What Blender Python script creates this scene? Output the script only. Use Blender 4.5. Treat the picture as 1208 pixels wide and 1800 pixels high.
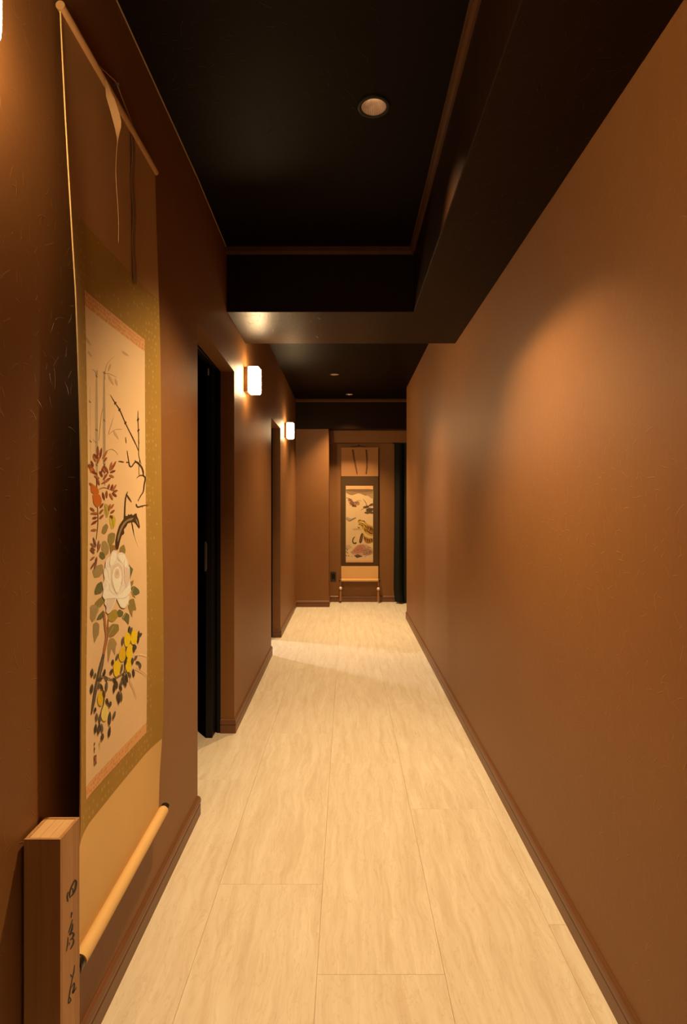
import bpy, bmesh, math, random
from mathutils import Vector, Matrix
for o in list(bpy.data.objects): bpy.data.objects.remove(o)
scene = bpy.context.scene
COL = scene.collection
random.seed(7)
PI = math.pi

# ------------------------------------------------------------------ camera
F = 1000.0                     # focal length in pixels of a 1208 x 1800 frame
CX, CY, CH = 610.0, 890.0, 1.25
cam = bpy.data.objects.new('camera', bpy.data.cameras.new('camera'))
COL.objects.link(cam)
cam.data.sensor_fit = 'AUTO'; cam.data.sensor_width = 36.0
cam.data.lens = F / 1800.0 * 36.0
cam.data.shift_x = (604.0 - CX) / 1800.0
cam.data.shift_y = (CY - 900.0) / 1800.0
cam.data.clip_start = 0.02
cam.location = (0, 0, CH); cam.rotation_euler = (PI / 2, 0, 0)
scene.camera = cam

# ------------------------------------------------------------------ world, exposure, lamp strengths
w = bpy.data.worlds.new('night'); scene.world = w; w.use_nodes = True
w.node_tree.nodes['Background'].inputs[0].default_value = (0, 0, 0, 1)
w.node_tree.nodes['Background'].inputs[1].default_value = 0.0
vs = scene.view_settings
vs.view_transform = 'Standard'; vs.look = 'None'; vs.exposure = 0.0; vs.gamma = 1.0
vs.use_curve_mapping = False
WARM = (1.0, 0.64, 0.295)          # colour of the corridor's lamps
DOWN_POWER = (262.0, 136.0, 108.0, 225.0)   # the ceiling downlights, nearest first
SCONCE_EMIT, SCONCE_FRONT = 60.0, 250.0   # radiance of each wall lamp's sides and of its front pane
ROOM_POWER = 26.0                  # lamp in the farther side room
CEIL = 2.575

# ------------------------------------------------------------------ node helpers / materials
def new_mat(name):
    m = bpy.data.materials.new(name); m.use_nodes = True
    nt = m.node_tree
    return m, nt, nt.nodes['Principled BSDF']
def N(nt, t, **kw):
    n = nt.nodes.new(t)
    for k, v in kw.items():
        if k.startswith('i_'): n.inputs[k[2:].replace('_', ' ')].default_value = v
        else: setattr(n, k, v)
    return n
def math_n(nt, op, a, b=None, c=None):
    n = nt.nodes.new('ShaderNodeMath'); n.operation = op
    for i, v in enumerate((a, b, c)):
        if v is None: continue
        if isinstance(v, (int, float)): n.inputs[i].default_value = v
        else: nt.links.new(v, n.inputs[i])
    return n.outputs[0]
def ramp(nt, fac, stops):
    r = nt.nodes.new('ShaderNodeValToRGB')
    e = r.color_ramp.elements
    while len(e) < len(stops): e.new(0.5)
    for el, (p, c) in zip(e, stops): el.position = p; el.color = (*c, 1) if len(c) == 3 else c
    nt.links.new(fac, r.inputs[0]); return r.outputs[0]
def mix(nt, fac, a, b, blend='MIX'):
    n = nt.nodes.new('ShaderNodeMix'); n.data_type = 'RGBA'; n.blend_type = blend
    for sock, v in ((n.inputs[0], fac), (n.inputs[6], a), (n.inputs[7], b)):
        if isinstance(v, (int, float)): sock.default_value = v
        elif isinstance(v, tuple): sock.default_value = (*v[:3], 1)
        else: nt.links.new(v, sock)
    return n.outputs[2]
def noise(nt, vec, scale, detail=3, rough=0.55, dist=0.0):
    n = N(nt, 'ShaderNodeTexNoise'); n.inputs['Scale'].default_value = scale
    n.inputs['Detail'].default_value = detail; n.inputs['Roughness'].default_value = rough
    n.inputs['Distortion'].default_value = dist
    nt.links.new(vec, n.inputs['Vector']); return n.outputs['Fac']
def mapping(nt, vec, scale=(1, 1, 1), loc=(0, 0, 0), rot=(0, 0, 0)):
    m = N(nt, 'ShaderNodeMapping'); m.inputs['Scale'].default_value = scale
    m.inputs['Location'].default_value = loc; m.inputs['Rotation'].default_value = rot
    nt.links.new(vec, m.inputs['Vector']); return m.outputs[0]
def bump(nt, b, h, strength, dist):
    n = N(nt, 'ShaderNodeBump'); n.inputs['Strength'].default_value = strength
    n.inputs['Distance'].default_value = dist
    nt.links.new(h, n.inputs['Height']); nt.links.new(n.outputs[0], b.inputs['Normal'])

def fibres(nt, vec2, scale, length, width, loc):
    """short curved straw fibres, one in each Voronoi cell, turned at random"""
    v = mapping(nt, vec2, (scale,) * 3, loc)
    vo = N(nt, 'ShaderNodeTexVoronoi'); vo.voronoi_dimensions = '2D'; vo.inputs['Scale'].default_value = 1.0
    nt.links.new(v, vo.inputs['Vector'])
    sub = N(nt, 'ShaderNodeVectorMath', operation='SUBTRACT')
    nt.links.new(v, sub.inputs[0]); nt.links.new(vo.outputs['Position'], sub.inputs[1])
    sep = N(nt, 'ShaderNodeSeparateXYZ'); nt.links.new(vo.outputs['Color'], sep.inputs[0])
    rot = N(nt, 'ShaderNodeVectorRotate', rotation_type='Z_AXIS')
    nt.links.new(sub.outputs[0], rot.inputs['Vector'])
    nt.links.new(math_n(nt, 'MULTIPLY', sep.outputs[0], 6.283), rot.inputs['Angle'])
    s2 = N(nt, 'ShaderNodeSeparateXYZ'); nt.links.new(rot.outputs[0], s2.inputs[0])
    x, y = s2.outputs[0], s2.outputs[1]
    bend = math_n(nt, 'MULTIPLY', math_n(nt, 'MULTIPLY', x, x), math_n(nt, 'MULTIPLY_ADD', sep.outputs[1], 2.4, -1.2))
    yy = math_n(nt, 'ABSOLUTE', math_n(nt, 'ADD', y, bend))
    lin = math_n(nt, 'SUBTRACT', 1.0, math_n(nt, 'DIVIDE', yy, width)); 
    lin = math_n(nt, 'MAXIMUM', lin, 0.0)
    L = math_n(nt, 'MULTIPLY', math_n(nt, 'MULTIPLY_ADD', sep.outputs[2], 0.7, 0.3), length)
    end = math_n(nt, 'LESS_THAN', math_n(nt, 'ABSOLUTE', x), L)
    some = math_n(nt, 'GREATER_THAN', math_n(nt, 'FRACT', math_n(nt, 'MULTIPLY', sep.outputs[1], 7.3)), 0.42)
    return math_n(nt, 'MULTIPLY', math_n(nt, 'MULTIPLY', lin, end), some)

def wall_material(name, base, dark, axis, rough=0.52, spec=0.32):
    m, nt, b = new_mat(name)
    tc = N(nt, 'ShaderNodeTexCoord')
    sep = N(nt, 'ShaderNodeSeparateXYZ'); nt.links.new(tc.outputs['Object'], sep.inputs[0])
    cb = N(nt, 'ShaderNodeCombineXYZ')
    i, j = {'x': (1, 2), 'y': (0, 2), 'z': (0, 1)}[axis]
    nt.links.new(sep.outputs[i], cb.inputs[0]); nt.links.new(sep.outputs[j], cb.inputs[1])
    v2 = cb.outputs[0]
    f1 = fibres(nt, v2, 11.0, 0.24, 0.020, (0.3, 0.1, 0))
    f2 = fibres(nt, v2, 17.0, 0.30, 0.028, (5.3, 2.1, 0))
    f3 = fibres(nt, v2, 25.0, 0.34, 0.038, (9.7, 7.1, 0))
    f = math_n(nt, 'MAXIMUM', math_n(nt, 'MAXIMUM', f1, f2), f3)
    blot = noise(nt, v2, 2.3, 5, 0.6)
    grain = noise(nt, mapping(nt, v2, (90, 22, 1)), 1.0, 4, 0.6)
    col = mix(nt, blot, base, dark)
    col = mix(nt, math_n(nt, 'MULTIPLY', f, 0.20), col, tuple(min(1, c * 1.7) for c in base))
    nt.links.new(col, b.inputs['Base Color'])
    b.inputs['Specular IOR Level'].default_value = spec
    nt.links.new(math_n(nt, 'MULTIPLY_ADD', grain, 0.12, rough - 0.06), b.inputs['Roughness'])
    h = math_n(nt, 'ADD', math_n(nt, 'MULTIPLY', f, 1.0), math_n(nt, 'MULTIPLY', grain, 0.45))
    bump(nt, b, h, 0.36, 0.0016)
    return m
WALL = {a: wall_material('straw_wallpaper_' + a, (0.232, 0.105, 0.034), (0.186, 0.081, 0.025), a) for a in 'xyz'}
DARKP = {a: wall_material('dark_wallpaper_' + a, (0.014, 0.0056, 0.0022), (0.011, 0.0044, 0.0017), a, 0.40, 0.085) for a in 'xyz'}

def plain(name, col, rough=0.5, metal=0.0, spec=0.5, var=0.12, scale=30.0, stretch=(1, 1, 1), bmp=0.0):
    m, nt, b = new_mat(name)
    tc = N(nt, 'ShaderNodeTexCoord')
    v = mapping(nt, tc.outputs['Object'], stretch)
    n = noise(nt, v, scale, 4)
    c = mix(nt, n, tuple(x * (1 + var) for x in col), tuple(x * (1 - var) for x in col))
    nt.links.new(c, b.inputs['Base Color'])
    b.inputs['Roughness'].default_value = rough; b.inputs['Metallic'].default_value = metal
    b.inputs['Specular IOR Level'].default_value = spec
    if bmp: bump(nt, b, n, bmp, 0.001)
    return m

def floor_material():
    m, nt, b = new_mat('travertine_vinyl_plank')
    tc = N(nt, 'ShaderNodeTexCoord'); oi = N(nt, 'ShaderNodeObjectInfo')
    add = N(nt, 'ShaderNodeVectorMath', operation='ADD')
    cmb = N(nt, 'ShaderNodeCombineXYZ')
    for k, s in ((0, 17.0), (1, 31.0), (2, 5.0)):
        nt.links.new(math_n(nt, 'MULTIPLY', oi.outputs['Random'], s), cmb.inputs[k])
    nt.links.new(tc.outputs['Object'], add.inputs[0]); nt.links.new(cmb.outputs[0], add.inputs[1])
    v = add.outputs[0]
    warp = noise(nt, mapping(nt, v, (3.0, 2.2, 1)), 1.0, 3)
    wv = N(nt, 'ShaderNodeCombineXYZ'); nt.links.new(math_n(nt, 'MULTIPLY', warp, 0.10), wv.inputs[0])
    a2 = N(nt, 'ShaderNodeVectorMath', operation='ADD'); nt.links.new(v, a2.inputs[0]); nt.links.new(wv.outputs[0], a2.inputs[1])
    vv = a2.outputs[0]
    broad = noise(nt, mapping(nt, vv, (30, 2.4, 1)), 1.0, 5, 0.62, 0.5)
    fine = noise(nt, mapping(nt, vv, (85, 9.0, 1)), 1.0, 5, 0.62, 0.8)
    vein = noise(nt, mapping(nt, vv, (30, 5.0, 1)), 1.0, 4, 0.55, 1.5)
    c = ramp(nt, broad, [(0.30, (0.645, 0.565, 0.455)), (0.50, (0.725, 0.675, 0.575)), (0.70, (0.80, 0.765, 0.68))])
    c = mix(nt, math_n(nt, 'MULTIPLY', ramp(nt, fine, [(0.50, (0, 0, 0)), (0.72, (1, 1, 1))]), 0.30), c, (0.57, 0.48, 0.36))
    ridge = math_n(nt, 'ABSOLUTE', math_n(nt, 'SUBTRACT', vein, 0.5))
    c = mix(nt, math_n(nt, 'MULTIPLY', ramp(nt, ridge, [(0.0, (1, 1, 1)), (0.020, (0, 0, 0))]), 0.30), c, (0.50, 0.38, 0.25))
    c = mix(nt, math_n(nt, 'MULTIPLY_ADD', oi.outputs['Random'], 0.10, 0.0), c, (0.66, 0.55, 0.42))
    nt.links.new(c, b.inputs['Base Color'])
    nt.links.new(math_n(nt, 'MULTIPLY_ADD', fine, 0.12, 0.38), b.inputs['Roughness'])
    b.inputs['Specular IOR Level'].default_value = 0.4
    bump(nt, b, fine, 0.08, 0.001)
    return m
FLOORM = floor_material()
SUBFLOOR = plain('subfloor_brown', (0.16, 0.11, 0.07), 0.8)

def wood_material(name, c1, c2, axis, rough=0.5, scale=1.0):
    m, nt, b = new_mat(name)
    tc = N(nt, 'ShaderNodeTexCoord')
    s = [60 * scale, 60 * scale, 60 * scale]; s[axis] = 2.0 * scale
    g = noise(nt, mapping(nt, tc.outputs['Object'], tuple(s)), 1.0, 4, 0.6, 0.4)
    s2 = [9 * scale] * 3; s2[axis] = 0.5 * scale
    g2 = noise(nt, mapping(nt, tc.outputs['Object'], tuple(s2)), 1.0, 3, 0.5, 0.6)
    f = math_n(nt, 'ADD', math_n(nt, 'MULTIPLY', g, 0.6), math_n(nt, 'MULTIPLY', g2, 0.4))
    nt.links.new(ramp(nt, f, [(0.36, c1), (0.64, c2)]), b.inputs['Base Color'])
    b.inputs['Roughness'].default_value = rough
    bump(nt, b, g, 0.12, 0.0005)
    return m
PAULOWNIA = wood_material('pale_paulownia_wood', (0.35, 0.175, 0.068), (0.48, 0.265, 0.11), 2, 0.55)
PAULOWNIA_END = wood_material('pale_paulownia_top', (0.55, 0.34, 0.16), (0.67, 0.43, 0.21), 1, 0.55, 0.8)
BASEWOOD = wood_material('brown_skirting', (0.135, 0.055, 0.022), (0.175, 0.074, 0.03), 1, 0.42)
TRIMWOOD = wood_material('brown_ceiling_trim', (0.06, 0.024, 0.008), (0.08, 0.032, 0.011), 1, 0.55)
TRIMWOOD.node_tree.nodes['Principled BSDF'].inputs['Specular IOR Level'].default_value = 0.15
BLACKDOOR = plain('black_door_laminate', (0.0045, 0.004, 0.004), 0.5, spec=0.25)
ROOMSHADE = plain('room_shade_wall', (0.014, 0.010, 0.008), 0.85, spec=0.1)  # near-black wall colour stands in for the darkness of the unlit near room
ROOMWALL = plain('side_room_wall', (0.30, 0.27, 0.24), 0.8)
BLACKMETAL = plain('black_metal', (0.007, 0.006, 0.005), 0.5, spec=0.2)
CHROME = plain('ribbed_reflector', (0.42, 0.31, 0.23), 0.4, metal=0.5, var=0.25, scale=60, stretch=(1, 1, 0.05))
BRASS = plain('satin_bronze', (0.55, 0.38, 0.20), 0.4, metal=0.3)
NICKEL = plain('dull_nickel', (0.20, 0.19, 0.18), 0.4, metal=0.8)
WHITETAG = plain('white_paper_tag', (0.5, 0.5, 0.48), 0.7)
BROWNPLATE = plain('dark_brown_plastic', (0.030, 0.017, 0.011), 0.4)
BLACKLACQ = plain('black_lacquer', (0.008, 0.006, 0.005), 0.3)
IVORY = plain('ivory_weight', (0.80, 0.72, 0.58), 0.35)
TASSEL = plain('brown_tassel_thread', (0.34, 0.15, 0.06), 0.8, stretch=(90, 90, 2))
DARKCORD = plain('dark_braided_cord', (0.028, 0.015, 0.009), 0.8)
PALECORD = plain('pale_silk_cord', (0.52, 0.32, 0.15), 0.7)
INK = plain('black_ink', (0.012, 0.010, 0.009), 0.7)
def curtain_mat():
    m, nt, b = new_mat('dark_green_curtain')
    tc = N(nt, 'ShaderNodeTexCoord')
    n = noise(nt, mapping(nt, tc.outputs['Object'], (300, 300, 60)), 1.0, 2)
    nt.links.new(mix(nt, n, (0.008, 0.0095, 0.0085), (0.013, 0.0145, 0.0125)), b.inputs['Base Color'])
    b.inputs['Roughness'].default_value = 0.8; b.inputs['Specular IOR Level'].default_value = 0.15
    bump(nt, b, n, 0.2, 0.0006); return m
CURTAIN = curtain_mat()

def cloth(name, c1, c2, flecks=None, fleck_scale=60.0, weave=700.0, rough=0.75, amount=0.6, size=(0.1, 0.26)):
    m, nt, b = new_mat(name)
    tc = N(nt, 'ShaderNodeTexCoord')
    big = noise(nt, tc.outputs['Object'], 7.0, 4)
    c = mix(nt, big, c1, c2)
    if flecks:
        vo = N(nt, 'ShaderNodeTexVoronoi'); vo.inputs['Scale'].default_value = fleck_scale
        vo.inputs['Randomness'].default_value = 0.45
        nt.links.new(tc.outputs['Object'], vo.inputs['Vector'])
        nn = noise(nt, tc.outputs['Object'], fleck_scale * 2.2, 2)
        d = math_n(nt, 'ADD', vo.outputs['Distance'], math_n(nt, 'MULTIPLY_ADD', nn, 0.35, -0.17))
        msk = ramp(nt, d, [(size[0], (1, 1, 1)), (size[1], (0, 0, 0))])
        c = mix(nt, math_n(nt, 'MULTIPLY', msk, amount), c, flecks)
    nt.links.new(c, b.inputs['Base Color'])
    b.inputs['Roughness'].default_value = rough
    b.inputs['Specular IOR Level'].default_value = 0.35
    wv = noise(nt, mapping(nt, tc.outputs['Object'], (weave, weave, weave * 0.2)), 1.0, 1)
    bump(nt, b, wv, 0.10, 0.0004)
    return m
SILK_TOP = cloth('tan_silk', (0.37, 0.205, 0.085), (0.44, 0.25, 0.105))
SILK_LOW = cloth('straw_silk', (0.60, 0.40, 0.17), (0.68, 0.47, 0.21))
BROCADE = cloth('olive_gold_brocade', (0.285, 0.175, 0.032), (0.36, 0.225, 0.045), (0.52, 0.38, 0.12), 46.0, amount=0.55)
ICHI = cloth('orange_gold_brocade', (0.62, 0.34, 0.15), (0.70, 0.42, 0.20), (0.50, 0.22, 0.08), 90.0, amount=0.7, size=(0.28, 0.42))
PAPER = cloth('aged_painting_silk', (0.67, 0.50, 0.315), (0.74, 0.575, 0.38))
PAPER2 = cloth('pale_painting_silk', (0.55, 0.40, 0.225), (0.63, 0.47, 0.275))
BROWNSILK = cloth('dark_olive_brown_silk', (0.058, 0.029, 0.007), (0.070, 0.036, 0.009))
SILK_TOP2 = cloth('warm_tan_silk', (0.36, 0.175, 0.065), (0.41, 0.205, 0.08))
SILK_LOW2 = cloth('gold_tan_silk', (0.66, 0.40, 0.15), (0.70, 0.44, 0.18))
def pigment_mat():
    m, nt, b = new_mat('painted_pigment')
    a = N(nt, 'ShaderNodeAttribute'); a.attribute_name = 'Col'
    tc = N(nt, 'ShaderNodeTexCoord')
    n = noise(nt, tc.outputs['Object'], 140.0, 3)
    c = mix(nt, 1.0, a.outputs['Color'], ramp(nt, n, [(0.2, (0.84, 0.84, 0.84)), (0.8, (1.0, 1.0, 1.0))]), 'MULTIPLY')
    nt.links.new(c, b.inputs['Base Color']); b.inputs['Roughness'].default_value = 0.8
    b.inputs['Specular IOR Level'].default_value = 0.2
    return m
PIGMENT = pigment_mat()
def emit(name, col, s):
    m, nt, b = new_mat(name)
    b.inputs['Base Color'].default_value = (0.8, 0.75, 0.65, 1)
    b.inputs['Emission Color'].default_value = (*col, 1); b.inputs['Emission Strength'].default_value = s
    b.inputs['Roughness'].default_value = 0.4
    return m
SHADE = emit('lit_opal_shade', (1.0, 0.65, 0.32), SCONCE_EMIT)
FRONT = emit('lit_opal_front', (1.0, 0.65, 0.32), SCONCE_FRONT)
LEDM = emit('lit_led_lens', (1.0, 0.70, 0.40), 9.0)
ROOMLAMP = emit('lit_ceiling_lamp', (1.0, 0.86, 0.72), 4.0)

# ------------------------------------------------------------------ mesh helpers
class MB:
    def __init__(s): s.v = []; s.f = []; s.mi = []; s.col = []
    def add(s, vs, fs, mi=0, col=None):
        k = len(s.v); s.v += [tuple(v) for v in vs]
        for f in fs: s.f.append([k + i for i in f]); s.mi.append(mi); s.col.append(col)
        return s
    def box(s, x0, x1, y0, y1, z0, z1, mi=0):
        v = [(x, y, z) for z in (z0, z1) for y in (y0, y1) for x in (x0, x1)]
        return s.add(v, [(0, 2, 3, 1), (4, 5, 7, 6), (0, 1, 5, 4), (2, 6, 7, 3), (0, 4, 6, 2), (1, 3, 7, 5)], mi)
    def prism(s, poly, z0, z1, mi=0):
        n = len(poly)
        v = [(x, y, z0) for x, y in poly] + [(x, y, z1) for x, y in poly]
        return s.add(v, [list(range(n))[::-1], [n + i for i in range(n)]] + [(i, (i + 1) % n, n + (i + 1) % n, n + i) for i in range(n)], mi)
    def sweep(s, path, prof, mi=0):
        """profile (out, up) swept along a plan path [(x,y)...]; 'out' is to the right of travel"""
        P = [Vector((x, y)) for x, y in path]; n = len(P); rows = []
        for i in range(n):
            d0 = (P[i] - P[i - 1]).normalized() if i else (P[1] - P[0]).normalized()
            d1 = (P[i + 1] - P[i]).normalized() if i < n - 1 else d0
            n0 = Vector((d0.y, -d0.x)); n1 = Vector((d1.y, -d1.x))
            b = n0 + n1; b = b / max(1e-6, b.dot(n0))
            rows.append([(P[i].x + b.x * o, P[i].y + b.y * o, u) for o, u in prof])
        m = len(prof); v = [p for r in rows for p in r]; f = []
        for i in range(n - 1):
            for j in range(m):
                k = (j + 1) % m
                f.append((i * m + j, i * m + k, (i + 1) * m + k, (i + 1) * m + j))
        f.append(list(range(m))[::-1]); f.append([(n - 1) * m + j for j in range(m)])
        return s.add(v, f, mi)
    def lathe(s, prof, c, seg=24, axis=2, mi=0, close=False):
        n = len(prof); v = []; f = []
        for i in range(seg):
            a = 2 * PI * i / seg
            for r, h in prof:
                p = [r * math.cos(a), r * math.sin(a), h]
                if axis == 0: p = [p[2], p[0], p[1]]
                if axis == 1: p = [p[1], p[2], p[0]]
                v.append((c[0] + p[0], c[1] + p[1], c[2] + p[2]))
        for i in range(seg):
            k = (i + 1) % seg
            for j in range(n - 1 if not close else n):
                l = (j + 1) % n
                f.append((i * n + j, k * n + j, k * n + l, i * n + l))
        if not close:
            f.append([i * n for i in range(seg)][::-1]); f.append([i * n + n - 1 for i in range(seg)])
        return s.add(v, f, mi)
    def tube(s, pts, r, seg=8, mi=0, closed_loop=False):
        P = [Vector(p) for p in pts]; n = len(P); v = []; f = []
        for i in range(n):
            t = (P[min(i + 1, n - 1)] - P[max(i - 1, 0)]).normalized()
            a = t.orthogonal().normalized() if i == 0 else (prev - t * prev.dot(t)).normalized()
            prev = a; b = t.cross(a)
            rr = r[i] if isinstance(r, (list, tuple)) else r
            for k in range(seg):
                q = 2 * PI * k / seg
                v.append(P[i] + a * (rr * math.cos(q)) + b * (rr * math.sin(q)))
        for i in range(n - 1):
            for k in range(seg):
                l = (k + 1) % seg
                f.append((i * seg + k, i * seg + l, (i + 1) * seg + l, (i + 1) * seg + k))
        f.append(list(range(seg))[::-1]); f.append([(n - 1) * seg + k for k in range(seg)])
        return s.add(v, f, mi)
    def patch(s, fn, us, vsn, t0, t1, mi=0):
        """slab of a surface fn(u, v, offset) between offsets t0 and t1"""
        nu, nv = len(us), len(vsn); v = []; f = []
        for t in (t0, t1):
            for a in us:
                for b in vsn: v.append(fn(a, b, t))
        o = nu * nv; I = lambda i, j: i * nv + j
        for i in range(nu - 1):
            for j in range(nv - 1):
                q = (I(i, j), I(i + 1, j), I(i + 1, j + 1), I(i, j + 1))
                f.append(q[::-1]); f.append(tuple(o + k for k in q))
        for i in range(nu - 1):
            for j in (0, nv - 1):
                f.append((I(i, j), I(i + 1, j), o + I(i + 1, j), o + I(i, j)))
        for j in range(nv - 1):
            for i in (0, nu - 1):
                f.append((I(i, j), I(i, j + 1), o + I(i, j + 1), o + I(i, j)))
        return s.add(v, f, mi)
    def build(s, name, mats, parent=None, smooth=False, bevel=0.0, seg=2, fix=True, sharp=40):
        me = bpy.data.meshes.new(name)
        me.from_pydata(s.v, [], s.f)
        if not isinstance(mats, (list, tuple)): mats = [mats]
        for m in mats: me.materials.append(m)
        for p, mi in zip(me.polygons, s.mi): p.material_index = mi
        if any(c is not None for c in s.col):
            ca = me.color_attributes.new('Col', 'FLOAT_COLOR', 'CORNER')
            for p in me.polygons:
                c = s.col[p.index] or (1, 1, 1)
                for li in p.loop_indices: ca.data[li].color = (*c, 1)
        if fix:
            bm = bmesh.new(); bm.from_mesh(me)
            bmesh.ops.recalc_face_normals(bm, faces=bm.faces); bm.to_mesh(me); bm.free()
        if smooth:
            for p in me.polygons: p.use_smooth = True
            me.set_sharp_from_angle(angle=math.radians(sharp))
        o = bpy.data.objects.new(name, me); COL.objects.link(o)
        if parent: o.parent = parent
        if bevel:
            md = o.modifiers.new('bevel', 'BEVEL'); md.width = bevel; md.segments = seg; md.limit_method = 'ANGLE'
        return o
def link(name, me, parent=None, loc=(0, 0, 0)):
    o = bpy.data.objects.new(name, me); COL.objects.link(o); o.location = loc
    if parent: o.parent = parent
    return o
def empty(name, loc=(0, 0, 0)):
    o = bpy.data.objects.new(name, None); COL.objects.link(o); o.location = loc
    o.empty_display_size = 0.05; return o
def tag(o, label, cat, group=None):
    o['label'] = label; o['category'] = cat
    if group: o['group'] = group
    return o
def struct(o, label=None):
    o['kind'] = 'structure'
    if label: o['label'] = label
    return o
def part_of(o, root):
    """parent keeping world coordinates; root is an unrotated empty"""
    o.parent = root; o.location = o.location - root.location
    return o

# ------------------------------------------------------------------ the setting
YB, YE = -1.5, 7.44                # wall behind the viewer, wall at the far end
XR = 0.665
def XL(y):                         # face of the left wall
    pts = [(-9, -.602), (2.3, -.604), (3.14, -.622), (4.77, -.635), (9, -.635)]
    for (a, p), (b, q) in zip(pts, pts[1:]):
        if a <= y <= b: return p + (q - p) * (y - a) / (b - a)
D1 = (2.30, 3.14); D2 = (4.77, 5.43); DH = 1.994; WT = 0.075

# floor: subfloor slab and planks, each plank an object
floor = struct(MB().box(-2.7, 2.3, YB - .15, YE + .15, -.12, -.006).build('floor', SUBFLOOR), 'pale travertine-look plank floor of the corridor')
PW, PL, GAP = 0.3415, 1.25, 0.0006
seams = [-.08 + PW * k for k in range(-8, 8)]
offs = {k: random.random() * PL for k in range(16)}
offs[8] = 1.519; offs[7] = 1.882; offs[9] = 1.10; offs[6] = 1.35; offs[10] = 1.7
plank_cache = {}
def plank_mesh(wd, ln):
    key = (round(wd, 4), round(ln, 4))
    if key not in plank_cache:
        me = bpy.data.meshes.new('plank'); bm = bmesh.new()
        bmesh.ops.create_cube(bm, size=1.0)
        bmesh.ops.scale(bm, vec=(wd - GAP, ln - GAP, .006), verts=bm.verts)
        top = [e for e in bm.edges if all(v.co.z > 0 for v in e.verts)]
        bmesh.ops.bevel(bm, geom=top, offset=.0004, segments=1, affect='EDGES')
        bm.to_mesh(me); bm.free(); me.materials.append(FLOORM); plank_cache[key] = me
    return plank_cache[key]
for k, x in enumerate(seams):
    x0, x1 = max(x, -2.69), min(x + PW, 2.29)
    if x1 - x0 < .03: continue
    y = (offs[k] % PL) - PL * 3
    while y < YE + .14:
        a, b = max(y, YB - .14), min(y + PL, YE + .14)
        y += PL
        if b - a < .03: continue
        link('plank', plank_mesh(x1 - x0, b - a), floor, ((x0 + x1) / 2, (a + b) / 2, -.003))

# ceiling with round holes for the downlights
LIGHTS = [(.089, 1.885), (.02, 4.15), (-.126, 5.71), (.028, 6.72)]
HOLE = 0.046
def ceiling_mesh():
    mb = MB(); x0, x1, y0, y1, z = -2.7, 2.3, YB - .15, YE + .15, CEIL
    q = .08; ycur = y0
    for hx, hy in sorted(LIGHTS, key=lambda p: p[1]):
        mb.add([(x0, ycur, z), (x1, ycur, z), (x1, hy - q, z), (x0, hy - q, z)], [(0, 3, 2, 1)])
        mb.add([(x0, hy - q, z), (hx - q, hy - q, z), (hx - q, hy + q, z), (x0, hy + q, z)], [(0, 3, 2, 1)])
        mb.add([(hx + q, hy - q, z), (x1, hy - q, z), (x1, hy + q, z), (hx + q, hy + q, z)], [(0, 3, 2, 1)])
        v = []; n = 32
        for i in range(n):
            a = 2 * PI * (i + .5) / n; c, s = math.cos(a), math.sin(a); m = max(abs(c), abs(s))
            v += [(hx + q * c / m, hy + q * s / m, z), (hx + HOLE * c, hy + HOLE * s, z)]
        mb.add(v, [(2 * i, 2 * i + 1, (2 * i + 3) % (2 * n), (2 * i + 2) % (2 * n)) for i in range(n)])
        for i in range(n):      # corner triangles of the square
            a0 = 2 * PI * (i + .5) / n; a1 = 2 * PI * (i + 1.5) / n
            for ca in (PI / 4, 3 * PI / 4, 5 * PI / 4, 7 * PI / 4):
                if a0 < ca < a1:
                    mb.add([v[2 * i], v[(2 * i + 2) % (2 * n)], (hx + q * (1 if math.cos(ca) > 0 else -1), hy + q * (1 if math.sin(ca) > 0 else -1), z)], [(0, 1, 2)])
        ycur = hy + q
    mb.add([(x0, ycur, z), (x1, ycur, z), (x1, y1, z), (x0, y1, z)], [(0, 3, 2, 1)])
    zt = z + .16
    v = [(x0, y0, z), (x1, y0, z), (x1, y1, z), (x0, y1, z), (x0, y0, zt), (x1, y0, zt), (x1, y1, zt), (x0, y1, zt)]
    mb.add(v, [(4, 5, 6, 7), (0, 1, 5, 4), (1, 2, 6, 5), (2, 3, 7, 6), (3, 0, 4, 7)])
    return mb
CEILM = wall_material('matt_dark_ceiling_paper', (0.007, 0.0033, 0.0015), (0.0052, 0.0025, 0.0012), 'z', 0.5, 0.045)
struct(ceiling_mesh().build('ceiling', CEILM, fix=False), 'dark brown papered corridor ceiling')

# left wall: three lengths and the lintels over the two openings, one continuous wall
wl = MB()
def wl_seg(y0, y1, z0, z1):
    ys = [y0] + [y for y in (2.3, 3.14, 4.77) if y0 < y < y1] + [y1]
    for a, b in zip(ys, ys[1:]):
        wl.prism([(XL(a), a), (XL(b), b), (XL(b) - WT, b), (XL(a) - WT, a)], z0, z1)
wl_seg(YB, D1[0], 0, CEIL); wl_seg(D1[0], D1[1], DH, CEIL); wl_seg(D1[1], D2[0], 0, CEIL)
wl_seg(D2[0], D2[1], DH, CEIL); wl_seg(D2[1], YE + .1, 0, CEIL)
struct(wl.build('wall_left', WALL['x']), 'brown straw-flecked papered left wall with two door openings')
# right wall, turning the corner at its far end
struct(MB().prism([(XR, YB), (XR + .12, YB), (XR + .12, 6.23), (2.2, 6.23), (2.2, 6.345), (XR, 6.345)], 0, CEIL)
       .build('wall_right', WALL['x'], bevel=.003), 'brown straw-flecked papered right wall')
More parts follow.
